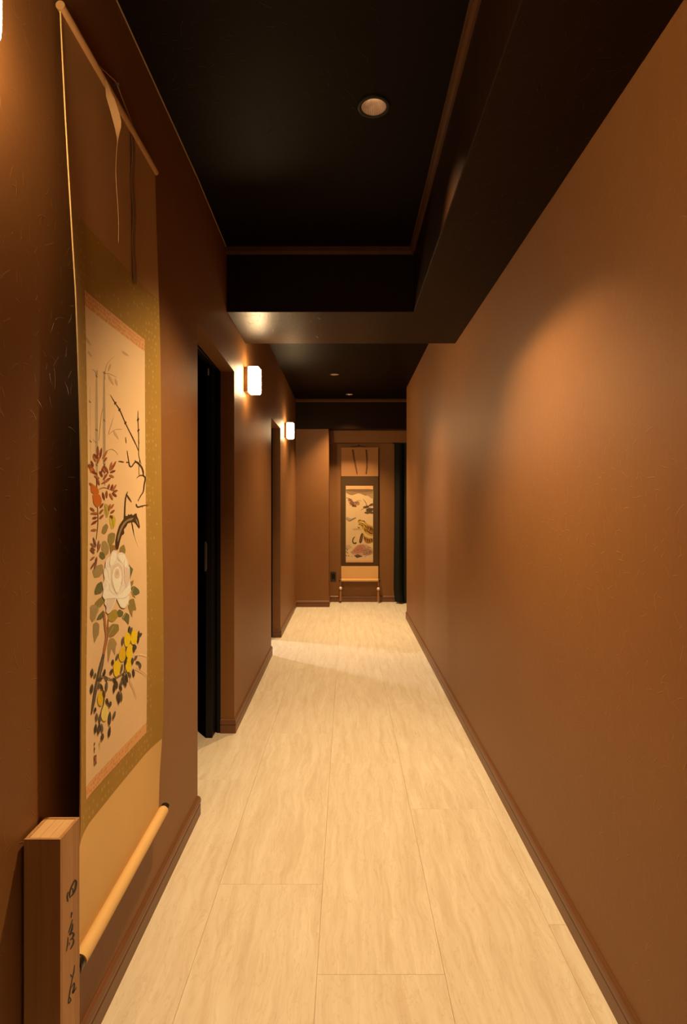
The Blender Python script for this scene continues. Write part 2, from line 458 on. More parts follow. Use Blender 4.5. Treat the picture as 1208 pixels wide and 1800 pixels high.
# wall behind the viewer, far end wall with its projecting upper band, pier on the left
struct(MB().box(-2.7, 2.3, YB - .12, YB, 0, CEIL).build('wall_back', WALL['y']))
struct(MB().box(-.8, 2.3, YE, YE + .12, 0, 2.068).box(-.8, 2.3, 7.30, YE + .12, 2.068, CEIL).build('wall_end', WALL['y']), 'brown papered wall at the far end')
struct(MB().box(-.66, -.226, 7.065, YE + .02, 0, 2.21).build('wall_pier', WALL['y'], bevel=.003), 'brown papered pier left of the far scroll')
struct(MB().box(2.2, 2.32, 6.2, YE + .12, 0, CEIL).build('wall_passage', WALL['x']))
# dropped soffit along the right, cross beam, far header
SZ = 2.248
struct(MB().prism([(.343, YB), (XR, YB), (XR, 3.49), (XL(3.49), 3.49), (XL(2.92), 2.92), (.343, 2.92)], SZ, CEIL)
       .build('ceiling_soffit', DARKP['z'], bevel=.004), 'dark brown dropped soffit and cross beam')
struct(MB().box(-.64, 2.2, 7.05, 7.20, 2.21, CEIL).build('ceiling_header', DARKP['y'], bevel=.003), 'dark header beam above the far niche')
# ceiling trims
crown = [(0, CEIL), (0, CEIL - .034), (.008, CEIL - .034), (.016, CEIL - .022), (.016, CEIL - .008), (.022, CEIL - .008), (.022, CEIL)]
def mirror(pr): return [(-a, b) for a, b in pr]
struct(MB().sweep([(.343, YB), (.343, 2.92), (-.62, 2.92)], mirror(crown)).build('trim_1', TRIMWOOD), 'brown ceiling moulding around the recess')
struct(MB().sweep([(2.2, 7.05), (-.63, 7.05)], mirror(crown)).build('trim_2', TRIMWOOD), 'brown ceiling moulding above the far header')
SEALANT = plain('pale_sealant_bead', (0.30, 0.20, 0.11), 0.6)
struct(MB().sweep([(XL(0), YB), (XL(2.3), 2.3), (XL(2.92), 2.92)], [(0, CEIL), (0, CEIL - .003), (.003, CEIL)]).build('trim_3', SEALANT), 'thin pale bead where the left wall meets the ceiling')
# skirting boards: plain lower face, groove, rounded lip
base_prof = [(0, 0), (.010, 0), (.010, .043), (.007, .045), (.007, .0475), (.011, .050), (.011, .062), (.008, .072), (.003, .078), (0, .078)]
struct(MB().sweep([(XR, 6.345), (XR, YB)], base_prof).sweep([(2.2, 6.345), (XR + .0005, 6.345)], mirror(base_prof))
       .build('baseboard_right', BASEWOOD), 'brown skirting board along the right wall')
bl = MB()
bl.sweep([(XL(0), YB), (XL(2.3), D1[0]), (XL(2.3) - WT, D1[0])], base_prof)
bl.sweep([(XL(3.14) - WT, D1[1]), (XL(3.14), D1[1]), (XL(4.77), D2[0]), (XL(4.77) - WT, D2[0])], base_prof)
bl.sweep([(XL(5) - WT, D2[1]), (XL(5), D2[1]), (XL(5), 7.065)], base_prof)
struct(bl.build('baseboard_left', BASEWOOD), 'brown skirting board along the left wall')
struct(MB().sweep([(XL(5) + .011, 7.065), (-.226, 7.065), (-.226, YE)], base_prof).sweep([(-.215, YE), (2.2, YE)], base_prof)
       .build('baseboard_end', BASEWOOD), 'brown skirting board at the far end')

# side rooms behind the two openings
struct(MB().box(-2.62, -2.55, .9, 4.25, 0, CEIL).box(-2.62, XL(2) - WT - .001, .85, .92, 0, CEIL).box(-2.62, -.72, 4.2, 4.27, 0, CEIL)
       .build('wall_room_near', ROOMSHADE))
struct(MB().box(-2.62, -2.55, 4.27, 6.75, 0, CEIL).box(-2.62, -.72, 6.68, 6.75, 0, CEIL).box(-2.55, -.72, 4.27, 4.30, 0, CEIL)
       .build('wall_room_far', ROOMWALL))
lampbody = MB().lathe([(.0, 0), (.16, 0), (.165, -.012), (.165, -.022)], (-1.97, 5.79, CEIL), 32).build('lamp_base', BLACKMETAL, smooth=True)
rl = empty('ceiling_lamp', (-1.97, 5.79, CEIL))
part_of(lampbody, rl)
part_of(MB().lathe([(.0, -.022), (.158, -.022), (.158, -.045), (.13, -.065), (.07, -.076), (0, -.079)], (-1.97, 5.79, CEIL), 32).build('diffuser', ROOMLAMP, smooth=True), rl)
tag(rl, 'round white ceiling lamp lit inside the farther side room', 'lamp')
pl = bpy.data.lights.new('room_lamp_light', 'SPOT'); pl.energy = ROOM_POWER * 4; pl.color = (1.0, 0.86, 0.76); pl.shadow_soft_size = .10
pl.spot_size = math.radians(165); pl.spot_blend = .3
plo = bpy.data.objects.new('room_lamp_light', pl); COL.objects.link(plo); plo.location = (0, 0, -.18); plo.parent = rl

# sliding doors in the openings
def sliding_door(name, opening, label):
    y0, y1 = opening; xf = XL(y1) - WT
    d = empty(name, (xf - .05, y1, 0))
    def p(o): return part_of(o, d)
    fr = MB()
    fr.box(xf - .022, xf, y1 - .004, y1 + .03, 0, DH + .03).box(xf - .022, xf, y0 - .03, y0 + .004, 0, DH + .03)
    fr.box(xf - .022, xf, y0 + .004, y1 - .004, DH - .004, DH + .03)
    p(fr.build('frame', BLACKDOOR, bevel=.002))
    p(MB().box(xf - .064, xf - .028, y1 - .075, y1 + .80, .006, DH + .02).build('panel', BLACKDOOR, bevel=.002))
    h = p(MB().box(xf - .070, xf - .060, y1 - .079, y1 - .069, .90, 1.06).box(xf - .066, xf - .056, y1 - .0775, y1 - .0752, .91, 1.05)
          .build('pull_handle', NICKEL, bevel=.002))
    p(MB().box(xf - .075, xf - .022, y0 - .02, y1 + .82, DH + .032, DH + .075).build('track', BLACKMETAL, bevel=.002))
    struct(d, label); return d
dd = sliding_door('door_1', D1, 'black sliding door standing open in the nearer left opening')
part_of(MB().box(XL(3.14) - WT - .052, XL(3.14) - WT - .046, 3.0625, 3.064, 1.955, 1.992).build('tag', WHITETAG), dd)
sliding_door('door_2', D2, 'black sliding door standing open in the farther left opening')

# ------------------------------------------------------------------ downlights
def make_downlight(k, label):
    x, y = LIGHTS[k]
    r = empty('downlight', (x, y, CEIL))
    part_of(MB().lathe([(.0415, .004), (.0415, -.004), (.047, -.006), (.053, -.004), (.054, .0), (.046, .0)], (x, y, CEIL), 40, close=True).build('trim_ring', BLACKMETAL, smooth=True), r)
    v = []; f = []; n = 72
    for j in range(5):
        t = j / 4; rad = .042 - .024 * t ** 1.4; z = CEIL - .002 + .060 * t
        for i in range(n):
            a = 2 * PI * i / n; rr = rad * (1 - .035 * (i % 2))
            v.append((x + rr * math.cos(a), y + rr * math.sin(a), z))
    for j in range(4):
        for i in range(n):
            f.append((j * n + i, j * n + (i + 1) % n, (j + 1) * n + (i + 1) % n, (j + 1) * n + i))
    part_of(MB().add(v, f).build('reflector', CHROME, fix=False), r)
    part_of(MB().lathe([(0, .037), (.007, .038), (.011, .044), (.013, .058), (0, .062)], (x, y, CEIL), 24).build('led_lens', LEDM, smooth=True), r)
    L = bpy.data.lights.new('downlight_beam', 'SPOT'); L.energy = DOWN_POWER[k]; L.color = WARM
    L.spot_size = math.radians(96); L.spot_blend = .85; L.shadow_soft_size = .034
    lo = bpy.data.objects.new('downlight_beam', L); COL.objects.link(lo); lo.location = (0, 0, -.008); lo.parent = r
    tag(r, label, 'downlight', 'recessed ceiling downlights'); return r
make_downlight(0, 'recessed downlight with black ring in the near ceiling recess')
make_downlight(1, 'recessed downlight just past the cross beam, hidden by it')
make_downlight(2, 'glowing recessed downlight in the middle of the farther ceiling')
make_downlight(3, 'farthest recessed downlight, just before the far header')

# ------------------------------------------------------------------ wall lamps
def make_sconce(y, label):
    xw = XL(y); z0, z1 = 1.943, 2.102; hw = .048
    r = empty('wall_sconce', (xw, y, z0))
    part_of(MB().box(xw + .0005, xw + .024, y - hw - .002, y + hw + .002, z0 + .004, z1 - .004).build('backplate', BRASS, bevel=.003), r)
    part_of(MB().box(xw + .0245, xw + .088, y - hw, y + hw, z0, z1).build('shade', SHADE, bevel=.008, seg=3, smooth=False), r)
    part_of(MB().box(xw + .0882, xw + .092, y - hw + .009, y + hw - .009, z0 + .009, z1 - .009).build('front_pane', FRONT, bevel=.002), r)
    tag(r, label, 'wall lamp', 'box wall lamps on the left wall'); return r
make_sconce(.806, 'box-shaped wall lamp at the top left edge of the picture')
make_sconce(3.50, 'glowing box-shaped wall lamp just past the nearer door opening')
make_sconce(5.82, 'glowing box-shaped wall lamp past the farther door opening')

# ------------------------------------------------------------------ painting helpers (pigment cut-outs laid on a surface)
def lin(c):
    c /= 255.0
    return c / 12.92 if c <= .04045 else ((c + .055) / 1.055) ** 2.4
def pig(r, g, b, ref=(224, 150, 82), alb=(.70, .54, .345)):
    return tuple(min(.92, max(.004, lin(a) / lin(q) * k)) for a, q, k in zip((r, g, b), ref, alb))
class Paint:
    """polygons drawn in a plane (px, py) and laid onto a surface by proj(px, py, offset)"""
    def __init__(s, proj, base=.00165): s.proj = proj; s.mb = MB(); s.off = base
    def lift(s): s.off += .000008
    def poly(s, pts, col, smooth=1):
        for _ in range(smooth if len(pts) > 4 else 0):
            q = []
            for (ax, ay), (bx, by) in zip(pts, pts[1:] + pts[:1]):
                q += [(ax * .84 + bx * .16, ay * .84 + by * .16), (ax * .16 + bx * .84, ay * .16 + by * .84)]
            pts = q
        s.lift(); v = [s.proj(x, y, s.off) for x, y in pts]
        s.mb.add(v, [list(range(len(v)))], 0, col)
    def stroke(s, pts, wd, col, sub=3):
        P = [Vector(p) for p in pts]
        if len(P) > 2 and sub > 1:
            Q = []
            for i in range(len(P) - 1):
                a, b, c, d = P[max(i - 1, 0)], P[i], P[i + 1], P[min(i + 2, len(P) - 1)]
                for k in range(sub):
                    t = k / sub
                    Q.append(.5 * ((2 * b) + (c - a) * t + (2 * a - 5 * b + 4 * c - d) * t * t + (3 * b - 3 * c + d - a) * t ** 3))
            P = Q + [P[-1]]
        n = len(P); s.lift(); Lv = []
        for i in range(n):
            t = (P[min(i + 1, n - 1)] - P[max(i - 1, 0)])
            t = t.normalized() if t.length > 1e-6 else Vector((1, 0))
            nn = Vector((-t.y, t.x)); u = i / (n - 1)
            if isinstance(wd, (list, tuple)):
                q = u * (len(wd) - 1); k = min(int(q), len(wd) - 2); ww = wd[k] + (wd[k + 1] - wd[k]) * (q - k)
            else: ww = wd
            Lv.append(s.proj(*(P[i] + nn * ww / 2), s.off)); Lv.append(s.proj(*(P[i] - nn * ww / 2), s.off))
        s.mb.add(Lv, [(2 * i, 2 * i + 1, 2 * i + 3, 2 * i + 2) for i in range(n - 1)], 0, col)
    def leaf(s, a, b, wd, col):
        s.stroke([a, ((a[0] + b[0]) / 2, (a[1] + b[1]) / 2), b], [wd * .15, wd * .8, wd, wd * .7, .05], col, 4)
    def oval(s, cx, cy, rx, ry, col, rot=0, wob=0.0, n=16):
        pts = []
        for i in range(n):
            a = 2 * PI * i / n; k = 1 + wob * math.sin(3 * a + cx) 
            x, y = rx * math.cos(a) * k, ry * math.sin(a) * k
            pts.append((cx + x * math.cos(rot) - y * math.sin(rot), cy + x * math.sin(rot) + y * math.cos(rot)))
        s.poly(pts, col)
    def build(s, name, parent): return s.mb.build(name, PIGMENT, parent, fix=False)

def smooth01(t): t = min(1, max(0, t)); return t * t * (3 - 2 * t)
def interp(t, pts):
    for (a, p), (b, q) in zip(pts, pts[1:]):
        if t <= b: return p + (q - p) * max(0, (t - a)) / (b - a)
    return pts[-1][1]

# ------------------------------------------------------------------ the near hanging scroll (flowers)
SY0, SY1, ST, SBOT = 1.174, 1.752, 2.285, .315
def surf(y, z, off=0.0):
    t = (ST - z) / (ST - SBOT)
    g = interp(t, [(0, 0), (.12, .3), (.2, .5), (.3, .72), (.5, .9), (.62, 1), (.8, 1), (.9, .9), (1, .65)])
    n = max(0, (SY0 + .13 - y) / .13); fr = max(0, (y - (SY1 - .13)) / .13)
    x = -.592 + .008 * smooth01(t * 2) + .036 * n ** 2 * g + .016 * fr ** 2 * g + .0025 * math.sin(z * 5 + y * 6) * g
    x += (-.566 - .014 * (y - SY0) / (SY1 - SY0) - x) * smooth01((t - .85) / .15)
    return (x + off, y, z)
def proj_near(px, py, off):
    y = 1.4
    for _ in range(30):
        z = CH + (CY - py) * y / F
        y = surf(y, z)[0] * F / (px - CX)
    z = CH + (CY - py) * y / F
    return surf(y, z, off)
def lerp_list(a, b, n): return [a + (b - a) * i / (n - 1) for i in range(n)]
ROOT = empty('hanging_scroll', (-.592, (SY0 + SY1) / 2, SBOT))
tag(ROOT, 'tall hanging scroll with peony and plum branch painting, olive brocade mount, on the left wall', 'hanging scroll')
def nearpart(o): return part_of(o, ROOT)
us = lerp_list(SY0, SY1, 33)
Z_UP, Z_LO = 1.885, .535
nearpart(MB().patch(surf, us, lerp_list(2.275, Z_UP, 14), -.0004, .0008).build('upper_silk', SILK_TOP, smooth=True))
nearpart(MB().patch(surf, us, lerp_list(Z_UP, Z_LO, 46), -.0004, .0010).build('brocade_mount', BROCADE, smooth=True))
nearpart(MB().patch(surf, us, lerp_list(Z_LO, SBOT, 14), -.0004, .0008).build('lower_silk', SILK_LOW, smooth=True))
PY0, PY1 = 1.268, 1.648
pu = lerp_list(PY0, PY1, 20)
nearpart(MB().patch(surf, pu, lerp_list(1.733, 1.698, 3), .0010, .0016).build('brocade_strip', ICHI, smooth=True))
nearpart(MB().patch(surf, pu, lerp_list(.624, .594, 3), .0010, .0016).build('brocade_strip', ICHI, smooth=True))
painting = nearpart(MB().patch(surf, pu, lerp_list(1.698, .624, 40), .0010, .0016).build('painting', PAPER, smooth=True))
# pale side edging where the lining shows
nearpart(MB().patch(surf, [SY0 - .002, SY0 + .0015], lerp_list(2.27, .34, 60), -.0010, .0016).build('edge_lining', SILK_LOW, smooth=True))
# top rod wrapped in silk, bottom roller with black ends
rx = -.590
nearpart(MB().lathe([(.0001, 0), (.0095, 0), (.0095, SY1 - SY0 + .008), (.0001, SY1 - SY0 + .008)], (rx, SY0 - .004, 2.281), 20, axis=1).build('top_rod', SILK_TOP, smooth=True))
rz = .312
def rol(y): return (-.552 - .014 * (y - SY0) / (SY1 - SY0), y, rz)
nearpart(MB().tube([rol(SY0 - .001), rol(SY1 + .001)], .0155, 28).build('roller', SILK_LOW, smooth=True))
for ya, yb in ((SY0 - .024, SY0 - .0012), (SY1 + .0012, SY1 + .026)):
    nearpart(MB().tube([rol(ya), rol(ya + .003), rol(yb - .003), rol(yb)], [.011, .0140, .0140, .011], 24).build('roller_end', BLACKLACQ, smooth=True))
# hanging cord and nail
yc = (SY0 + SY1) / 2
nearpart(MB().tube([(rx, yc - .13, 2.29), (rx - .004, yc - .01, 2.338), (rx - .004, yc, 2.341), (rx - .004, yc + .01, 2.338), (rx, yc + .13, 2.29)], .0016, 6).build('hanging_cord', PALECORD))
nearpart(MB().lathe([(.0001, 0), (.0022, 0), (.0022, .016), (.0045, .016), (.0045, .019), (.0001, .019)], (-.604, yc, 2.335), 12, axis=0).build('nail', NICKEL))
# two narrow wind strips: the nearer one twisted away, the farther one lying flat
def ribbon(cl, wds, normals, name, mat):
    v = []; f = []
    for (p, wd, nm) in zip(cl, wds, normals):
        p = Vector(p); a = Vector(nm).normalized()
        for sx in (-1, 1):
            for e in (-.0004, .0004):
                v.append(p + a * wd / 2 * sx + Vector((a.y, -a.x, 0)) * e)
    n = len(cl)
    for i in range(n - 1):
        for j, k in ((0, 1), (1, 3), (3, 2), (2, 0)):
            f.append((4 * i + j, 4 * i + k, 4 * i + 4 + k, 4 * i + 4 + j))
    f.append((0, 2, 3, 1)); f.append((4 * n - 4, 4 * n - 3, 4 * n - 1, 4 * n - 2))
    return MB().add(v, f).build(name, mat, smooth=True)
cl = []; nm = []; wd = []
for i in range(22):
    t = i / 21
    cl.append((-.577 + .026 * smooth01(t * 3) + .003 * math.sin(t * 9), 1.366 + .004 * math.sin(t * 7), 2.270 - .385 * t))
    a = PI / 2 - 1.15 * smooth01((t - .05) / .3)
    nm.append((math.cos(a), math.sin(a) , 0)); wd.append(.024)
ang = [math.radians(interp(i / 21, [(0, 90), (.10, 20), (.22, 12), (.36, -66), (1, -72)])) for i in range(22)]
nm = [(math.cos(q), math.sin(q), 0) for q in ang]
wd = [interp(i / 21, [(0, .008), (.08, .018), (.2, .020), (.4, .018), (1, .012)]) for i in range(22)]
nearpart(ribbon(cl, wd, nm, 'wind_strip', PALECORD))
cl = [(surf(1.560, 2.265 - .40 * i / 15)[0] + .005 + .002 * math.sin(i), 1.560 + .006 * i / 15, 2.265 - .40 * i / 15) for i in range(16)]
nearpart(ribbon(cl, [.022] * 16, [(0, 1, 0)] * 16, 'wind_strip', cloth('brown_patterned_strip', (0.17, .085, .045), (.24, .13, .07), (.09, .045, .025), 120.0)))

def c3(x, y): return (120 + x / 5.626, 760 + y / 5.626)
def c4(x, y): return (120 + x / 5.626, 1060 + y / 5.626)
def c2(x, y): return (90 + x / 5.033, 480 + y / 5.033)
DK = pig(72, 38, 12); MIDB = pig(120, 72, 34)
# pale bamboo behind: each stalk a piece, then the nodes, twigs and leaves
def tint(c): return pig(*c)
for x, y0, y1, wv, c in ((335, 1010, 1900, 17, (206, 138, 76)), (395, 860, 1960, 24, (186, 128, 70)), (462, 870, 1880, 24, (178, 122, 68))):
    p = Paint(proj_near)
    p.stroke([c2(x, y0), c2(x, (y0 + y1) / 2), c2(x + 4, y1)], [wv * .4 / 5, wv / 5, wv / 5, wv * .3 / 5], tint(c))
    p.stroke([c2(x + wv * .35, y0), c2(x + wv * .35, y1)], .7, pig(c[0] - 24, c[1] - 18, c[2] - 10))
    p.build('painted_bamboo_stalk', painting)
p = Paint(proj_near, .0018)
for x, y in ((395, 915), (462, 885), (335, 1140), (462, 1305), (395, 1390), (340, 1490), (395, 1700), (462, 1690)):
    p.stroke([c2(x - 8, y - 14), c2(x, y), c2(x + 12, y + 6)], [.6, 2.0, .6], pig(120, 80, 38))
for a in ([(470, 880), (490, 800), (555, 735)], [(470, 885), (520, 895), (572, 922)], [(398, 910), (380, 870), (360, 850)], [(500, 1420), (535, 1310), (545, 1275)], [(500, 1430), (560, 1385), (622, 1382)], [(415, 1480), (440, 1240), (460, 1190)], [(395, 1500), (370, 1480), (362, 1460)]):
    p.stroke([c2(*q) for q in a], [.9, .6, .3], pig(165, 106, 54))
for a, b in (((500, 900), (545, 990)), ((620, 690), (680, 735)), ((545, 1395), (590, 1470)), ((300, 570), (345, 645)), ((315, 690), (355, 745)), ((520, 800), (500, 870)), ((560, 930), (580, 1000))):
    p.leaf(c2(*a), c2(*b), 4, pig(204, 134, 74))
p.stroke([c3(300, 250), c3(400, 170), c3(450, 180), c3(485, 220)], [.5, 1, .4], pig(180, 120, 62))
o = p.build('painted_bamboo_twigs', painting); o['kind'] = 'stuff'
# plum branch
p = Paint(proj_near, .0023)
for pts, wd_ in (([(515, 1075), (560, 1150), (600, 1210), (650, 1325), (740, 1510)], [.5, 1.2, 1.6, 1.2, 1.2]), ([(762, 1215), (762, 1300), (766, 1400), (770, 1510)], [.3, 1.5, 1.0, 1.2])):
    p.stroke([c2(*q) for q in pts], wd_, DK)
for x, y in ((560, 1150), (597, 1208), (650, 1325), (762, 1296), (766, 1390)): p.oval(*c2(x, y), 1.5, 2.6, DK, .5)
for pts, wd_ in (([(605, 0), (645, 80), (690, 185)], [1.1, 1, .8]), ([(690, 0), (690, 90), (690, 180), (692, 235), (715, 315)], [1, 1.2, .7, .9, .5]), ([(700, 270), (692, 350), (694, 420)], [.8, .8, .6]),
                 ([(560, 45), (566, 105)], [.6, 1]), ([(575, 180), (585, 250), (600, 330)], [.7, 1.2, 1.2]), ([(488, 285), (515, 288), (545, 295)], [.6, 2.0, .7]),
                 ([(565, 295), (590, 297), (600, 330), (620, 337), (640, 310), (662, 290), (690, 310), (722, 350), (735, 395), (736, 425), (755, 450), (745, 510), (735, 585), (710, 625), (684, 676)], [1.4, 1.8, 2.0, 2.2, 2.6, 2.4, 2.2, 2.2, 1.8, 1.2]),
                 ([(650, 275), (668, 295)], [.8, 1.6]), ([(738, 428), (702, 425), (668, 452)], [1.8, 1.4, .6]), ([(663, 708), (680, 738), (725, 726), (787, 716)], [1.6, 2.2, 1.6, .6]), ([(728, 725), (726, 742)], [1.2, .6]),
                 ([(548, 860), (552, 760), (556, 680), (568, 615), (581, 585)], [2.6, 2.2, 2.2, 2.0, 1.0]), ([(570, 615), (592, 650), (618, 688)], [1.6, 2.4, .8]), ([(620, 890), (632, 950), (645, 1018)], [1.4, 1.2, .4])):
    p.stroke([c3(*q) for q in pts], wd_, DK)
p.stroke([c3(640, 940), c3(655, 1040), c3(690, 1130)], [1.4, 1.0, .3], pig(240, 178, 104))
p.poly([c3(*q) for q in ((545, 850), (560, 822), (575, 830), (585, 808), (600, 818), (615, 805), (630, 822), (650, 806), (668, 800), (672, 830), (688, 865), (703, 940), (690, 945), (665, 905), (640, 882), (600, 890), (578, 900), (570, 925), (540, 960), (547, 1000), (520, 1020), (505, 1070), (497, 1105), (484, 1160), (462, 1150), (457, 1080), (470, 1010), (495, 920), (522, 880))], DK)
p.poly([c3(*q) for q in ((540, 890), (575, 862), (610, 848), (640, 845), (620, 868), (580, 878), (552, 905), (525, 950), (505, 1000), (490, 1060), (478, 1090), (480, 1030), (505, 950))], pig(150, 96, 44))
p.poly([c3(*q) for q in ((655, 850), (672, 868), (692, 930), (672, 900))], pig(165, 104, 46))
p.build('painted_plum_branch', painting)
# nandina with red leaves and berries
p = Paint(proj_near, .0023)
p.stroke([c3(275, 400), c3(272, 560), c3(280, 720), c3(286, 880), c3(268, 1060)], [.8, 1.4, 1.2, 1.4, .8], pig(130, 66, 24))
p.stroke([c3(300, 560), c3(350, 545), c3(430, 575)], [1, 1, .6], pig(150, 86, 36))
for q in ([(212, 500), (245, 520), (290, 560), (298, 600), (250, 612), (215, 590)], [(228, 606), (300, 610), (322, 660), (318, 715), (270, 742), (238, 700)], [(200, 360), (230, 340), (248, 372), (215, 400)]):
    p.poly([c3(*k) for k in q], pig(200, 84, 16))
red = [pig(150, 62, 24), pig(128, 48, 18), pig(172, 80, 30)]
segs = [((285, 240), (283, 130)), ((305, 260), (322, 150)), ((330, 265), (380, 172)), ((340, 290), (376, 245)), ((295, 265), (240, 210)), ((265, 290), (233, 222)), ((225, 380), (186, 318)), ((240, 340), (215, 278)), ((405, 380), (422, 288)), ((420, 370), (464, 283)), ((405, 395), (460, 378)), ((395, 420), (446, 444)), ((350, 330), (390, 405)), ((320, 400), (348, 318)), ((280, 310), (300, 235)), ((255, 390), (192, 308)), ((275, 410), (215, 385)), ((300, 460), (245, 425)), ((335, 470), (382, 400)), ((360, 480), (414, 450)), ((320, 505), (402, 465)), ((385, 560), (398, 508)), ((415, 570), (432, 510)), ((430, 575), (467, 513)), ((435, 585), (482, 573)), ((425, 595), (472, 636)), ((400, 600), (432, 668)), ((370, 575), (372, 650)), ((330, 590), (350, 672)), ((240, 530), (195, 498)), ((300, 520), (270, 450)), ((330, 440), (300, 380)), ((360, 400), (330, 345)),
        ((250, 780), (205, 742)), ((305, 745), (338, 700)), ((290, 800), (208, 800)), ((300, 850), (342, 815)), ((280, 870), (213, 912)), ((270, 965), (213, 965)), ((300, 800), (335, 760)), ((275, 840), (225, 850)), ((410, 750), (442, 708)), ((408, 795), (452, 768)), ((405, 820), (432, 852)), ((395, 775), (405, 705))]
for k, (a, b) in enumerate(segs): p.leaf(c3(*a), c3(*b), 4.0, red[k % 3])
for k, (a, b) in enumerate([((262, 1130), (205, 1095)), ((265, 1130), (235, 1035)), ((285, 1150), (292, 1065)), ((250, 1200), (203, 1150)), ((250, 1230), (206, 1262)), ((255, 1280), (210, 1352)), ((268, 1280), (248, 1355)), ((270, 1230), (262, 1310)), ((280, 1180), (310, 1100)), ((255, 1170), (215, 1130))]):
    p.leaf(c3(*a), c3(*b), 3.4, [pig(150, 78, 40), pig(126, 62, 36)][k % 2])
p.build('painted_nandina', painting)
# green leaves round the peony
p = Paint(proj_near, .0019)
G1, G2, G3, G4 = pig(184, 126, 40), pig(146, 100, 36), pig(112, 84, 34), pig(166, 112, 52)
for q, c in (([(350, 700), (390, 720), (400, 800), (370, 850), (345, 780)], G1), ([(395, 820), (440, 815), (465, 860), (455, 930), (420, 965), (400, 880)], pig(196, 140, 28)), ([(320, 990), (335, 930), (370, 900), (390, 930), (370, 990), (345, 1012)], G2),
             ([(385, 1010), (420, 990), (460, 1000), (450, 1080), (410, 1130), (380, 1080)], G2), ([(325, 1080), (360, 1070), (400, 1130), (390, 1200), (350, 1230), (320, 1170)], G4), ([(400, 1110), (470, 1120), (470, 1180), (410, 1200)], pig(150, 92, 34)),
             ([(500, 1140), (545, 1105), (562, 1170), (550, 1210), (500, 1190)], G2), ([(305, 1180), (345, 1190), (360, 1240), (330, 1262), (298, 1230)], G3), ([(225, 1370), (270, 1320), (330, 1300), (345, 1380), (300, 1430), (250, 1440)], G4),
             ([(590, 1300), (612, 1330), (636, 1352), (615, 1420), (600, 1455)], G3), ([(608, 1540), (640, 1515), (690, 1550), (702, 1590), (660, 1615), (640, 1600)], G3), ([(605, 1480), (640, 1460), (635, 1500), (615, 1530)], G2), ([(612, 1570), (640, 1600), (660, 1640), (630, 1620)], G2),
             ([(590, 1660), (640, 1640), (655, 1690), (668, 1760), (630, 1740), (600, 1720)], G2), ([(275, 1500), (325, 1470), (335, 1540), (320, 1590), (255, 1608), (250, 1570)], G3), ([(250, 1690), (300, 1640), (340, 1620), (350, 1680), (300, 1740), (245, 1760)], G2), ([(210, 1760), (250, 1740), (280, 1800), (250, 1860), (205, 1850)], G4)):
    p.poly([c3(*k) for k in q], c)
for q, c in (([(205, 30), (260, 10), (300, 60), (270, 130), (225, 200), (210, 120)], G4), ([(235, 210), (270, 185), (300, 210), (295, 310), (270, 350), (250, 400), (235, 300)], pig(158, 108, 52)), ([(268, 170), (290, 120), (340, 70), (360, 110), (320, 160)], G3),
             ([(380, 120), (400, 80), (470, 60), (490, 130), (440, 190), (395, 180)], pig(170, 116, 30)), ([(470, 90), (500, 60), (540, 90), (530, 130), (490, 140)], G3), ([(520, 150), (560, 90), (600, 120), (590, 220), (560, 180)], G3), ([(580, 20), (640, 10), (668, 70), (630, 70), (625, 150), (590, 60)], G2),
             ([(385, 250), (430, 205), (490, 210), (495, 270), (450, 320), (410, 340), (380, 330)], G2), ([(380, 420), (400, 350), (440, 345), (475, 400), (460, 440), (455, 520), (420, 440), (400, 540), (385, 600)], G4)):
    p.poly([c4(*k) for k in q], c)
for a, b in (((300, 20), (250, 190)), ((560, 100), (500, 230)), ((440, 230), (390, 320)), ((640, 1520 - 1687), (620, 1600 - 1687))): p.stroke([c4(*a), c4(*b)], [.6, .4], pig(216, 156, 76))
for a, b in (((350, 720), (380, 840)), ((425, 830), (440, 950)), ((640, 1530), (650, 1600)), ((640, 1650), (632, 1740)), ((275, 1600), (320, 1490))): p.stroke([c3(*a), c3(*b)], [.6, .4], pig(120, 96, 34))
p.build('painted_leaves', painting)
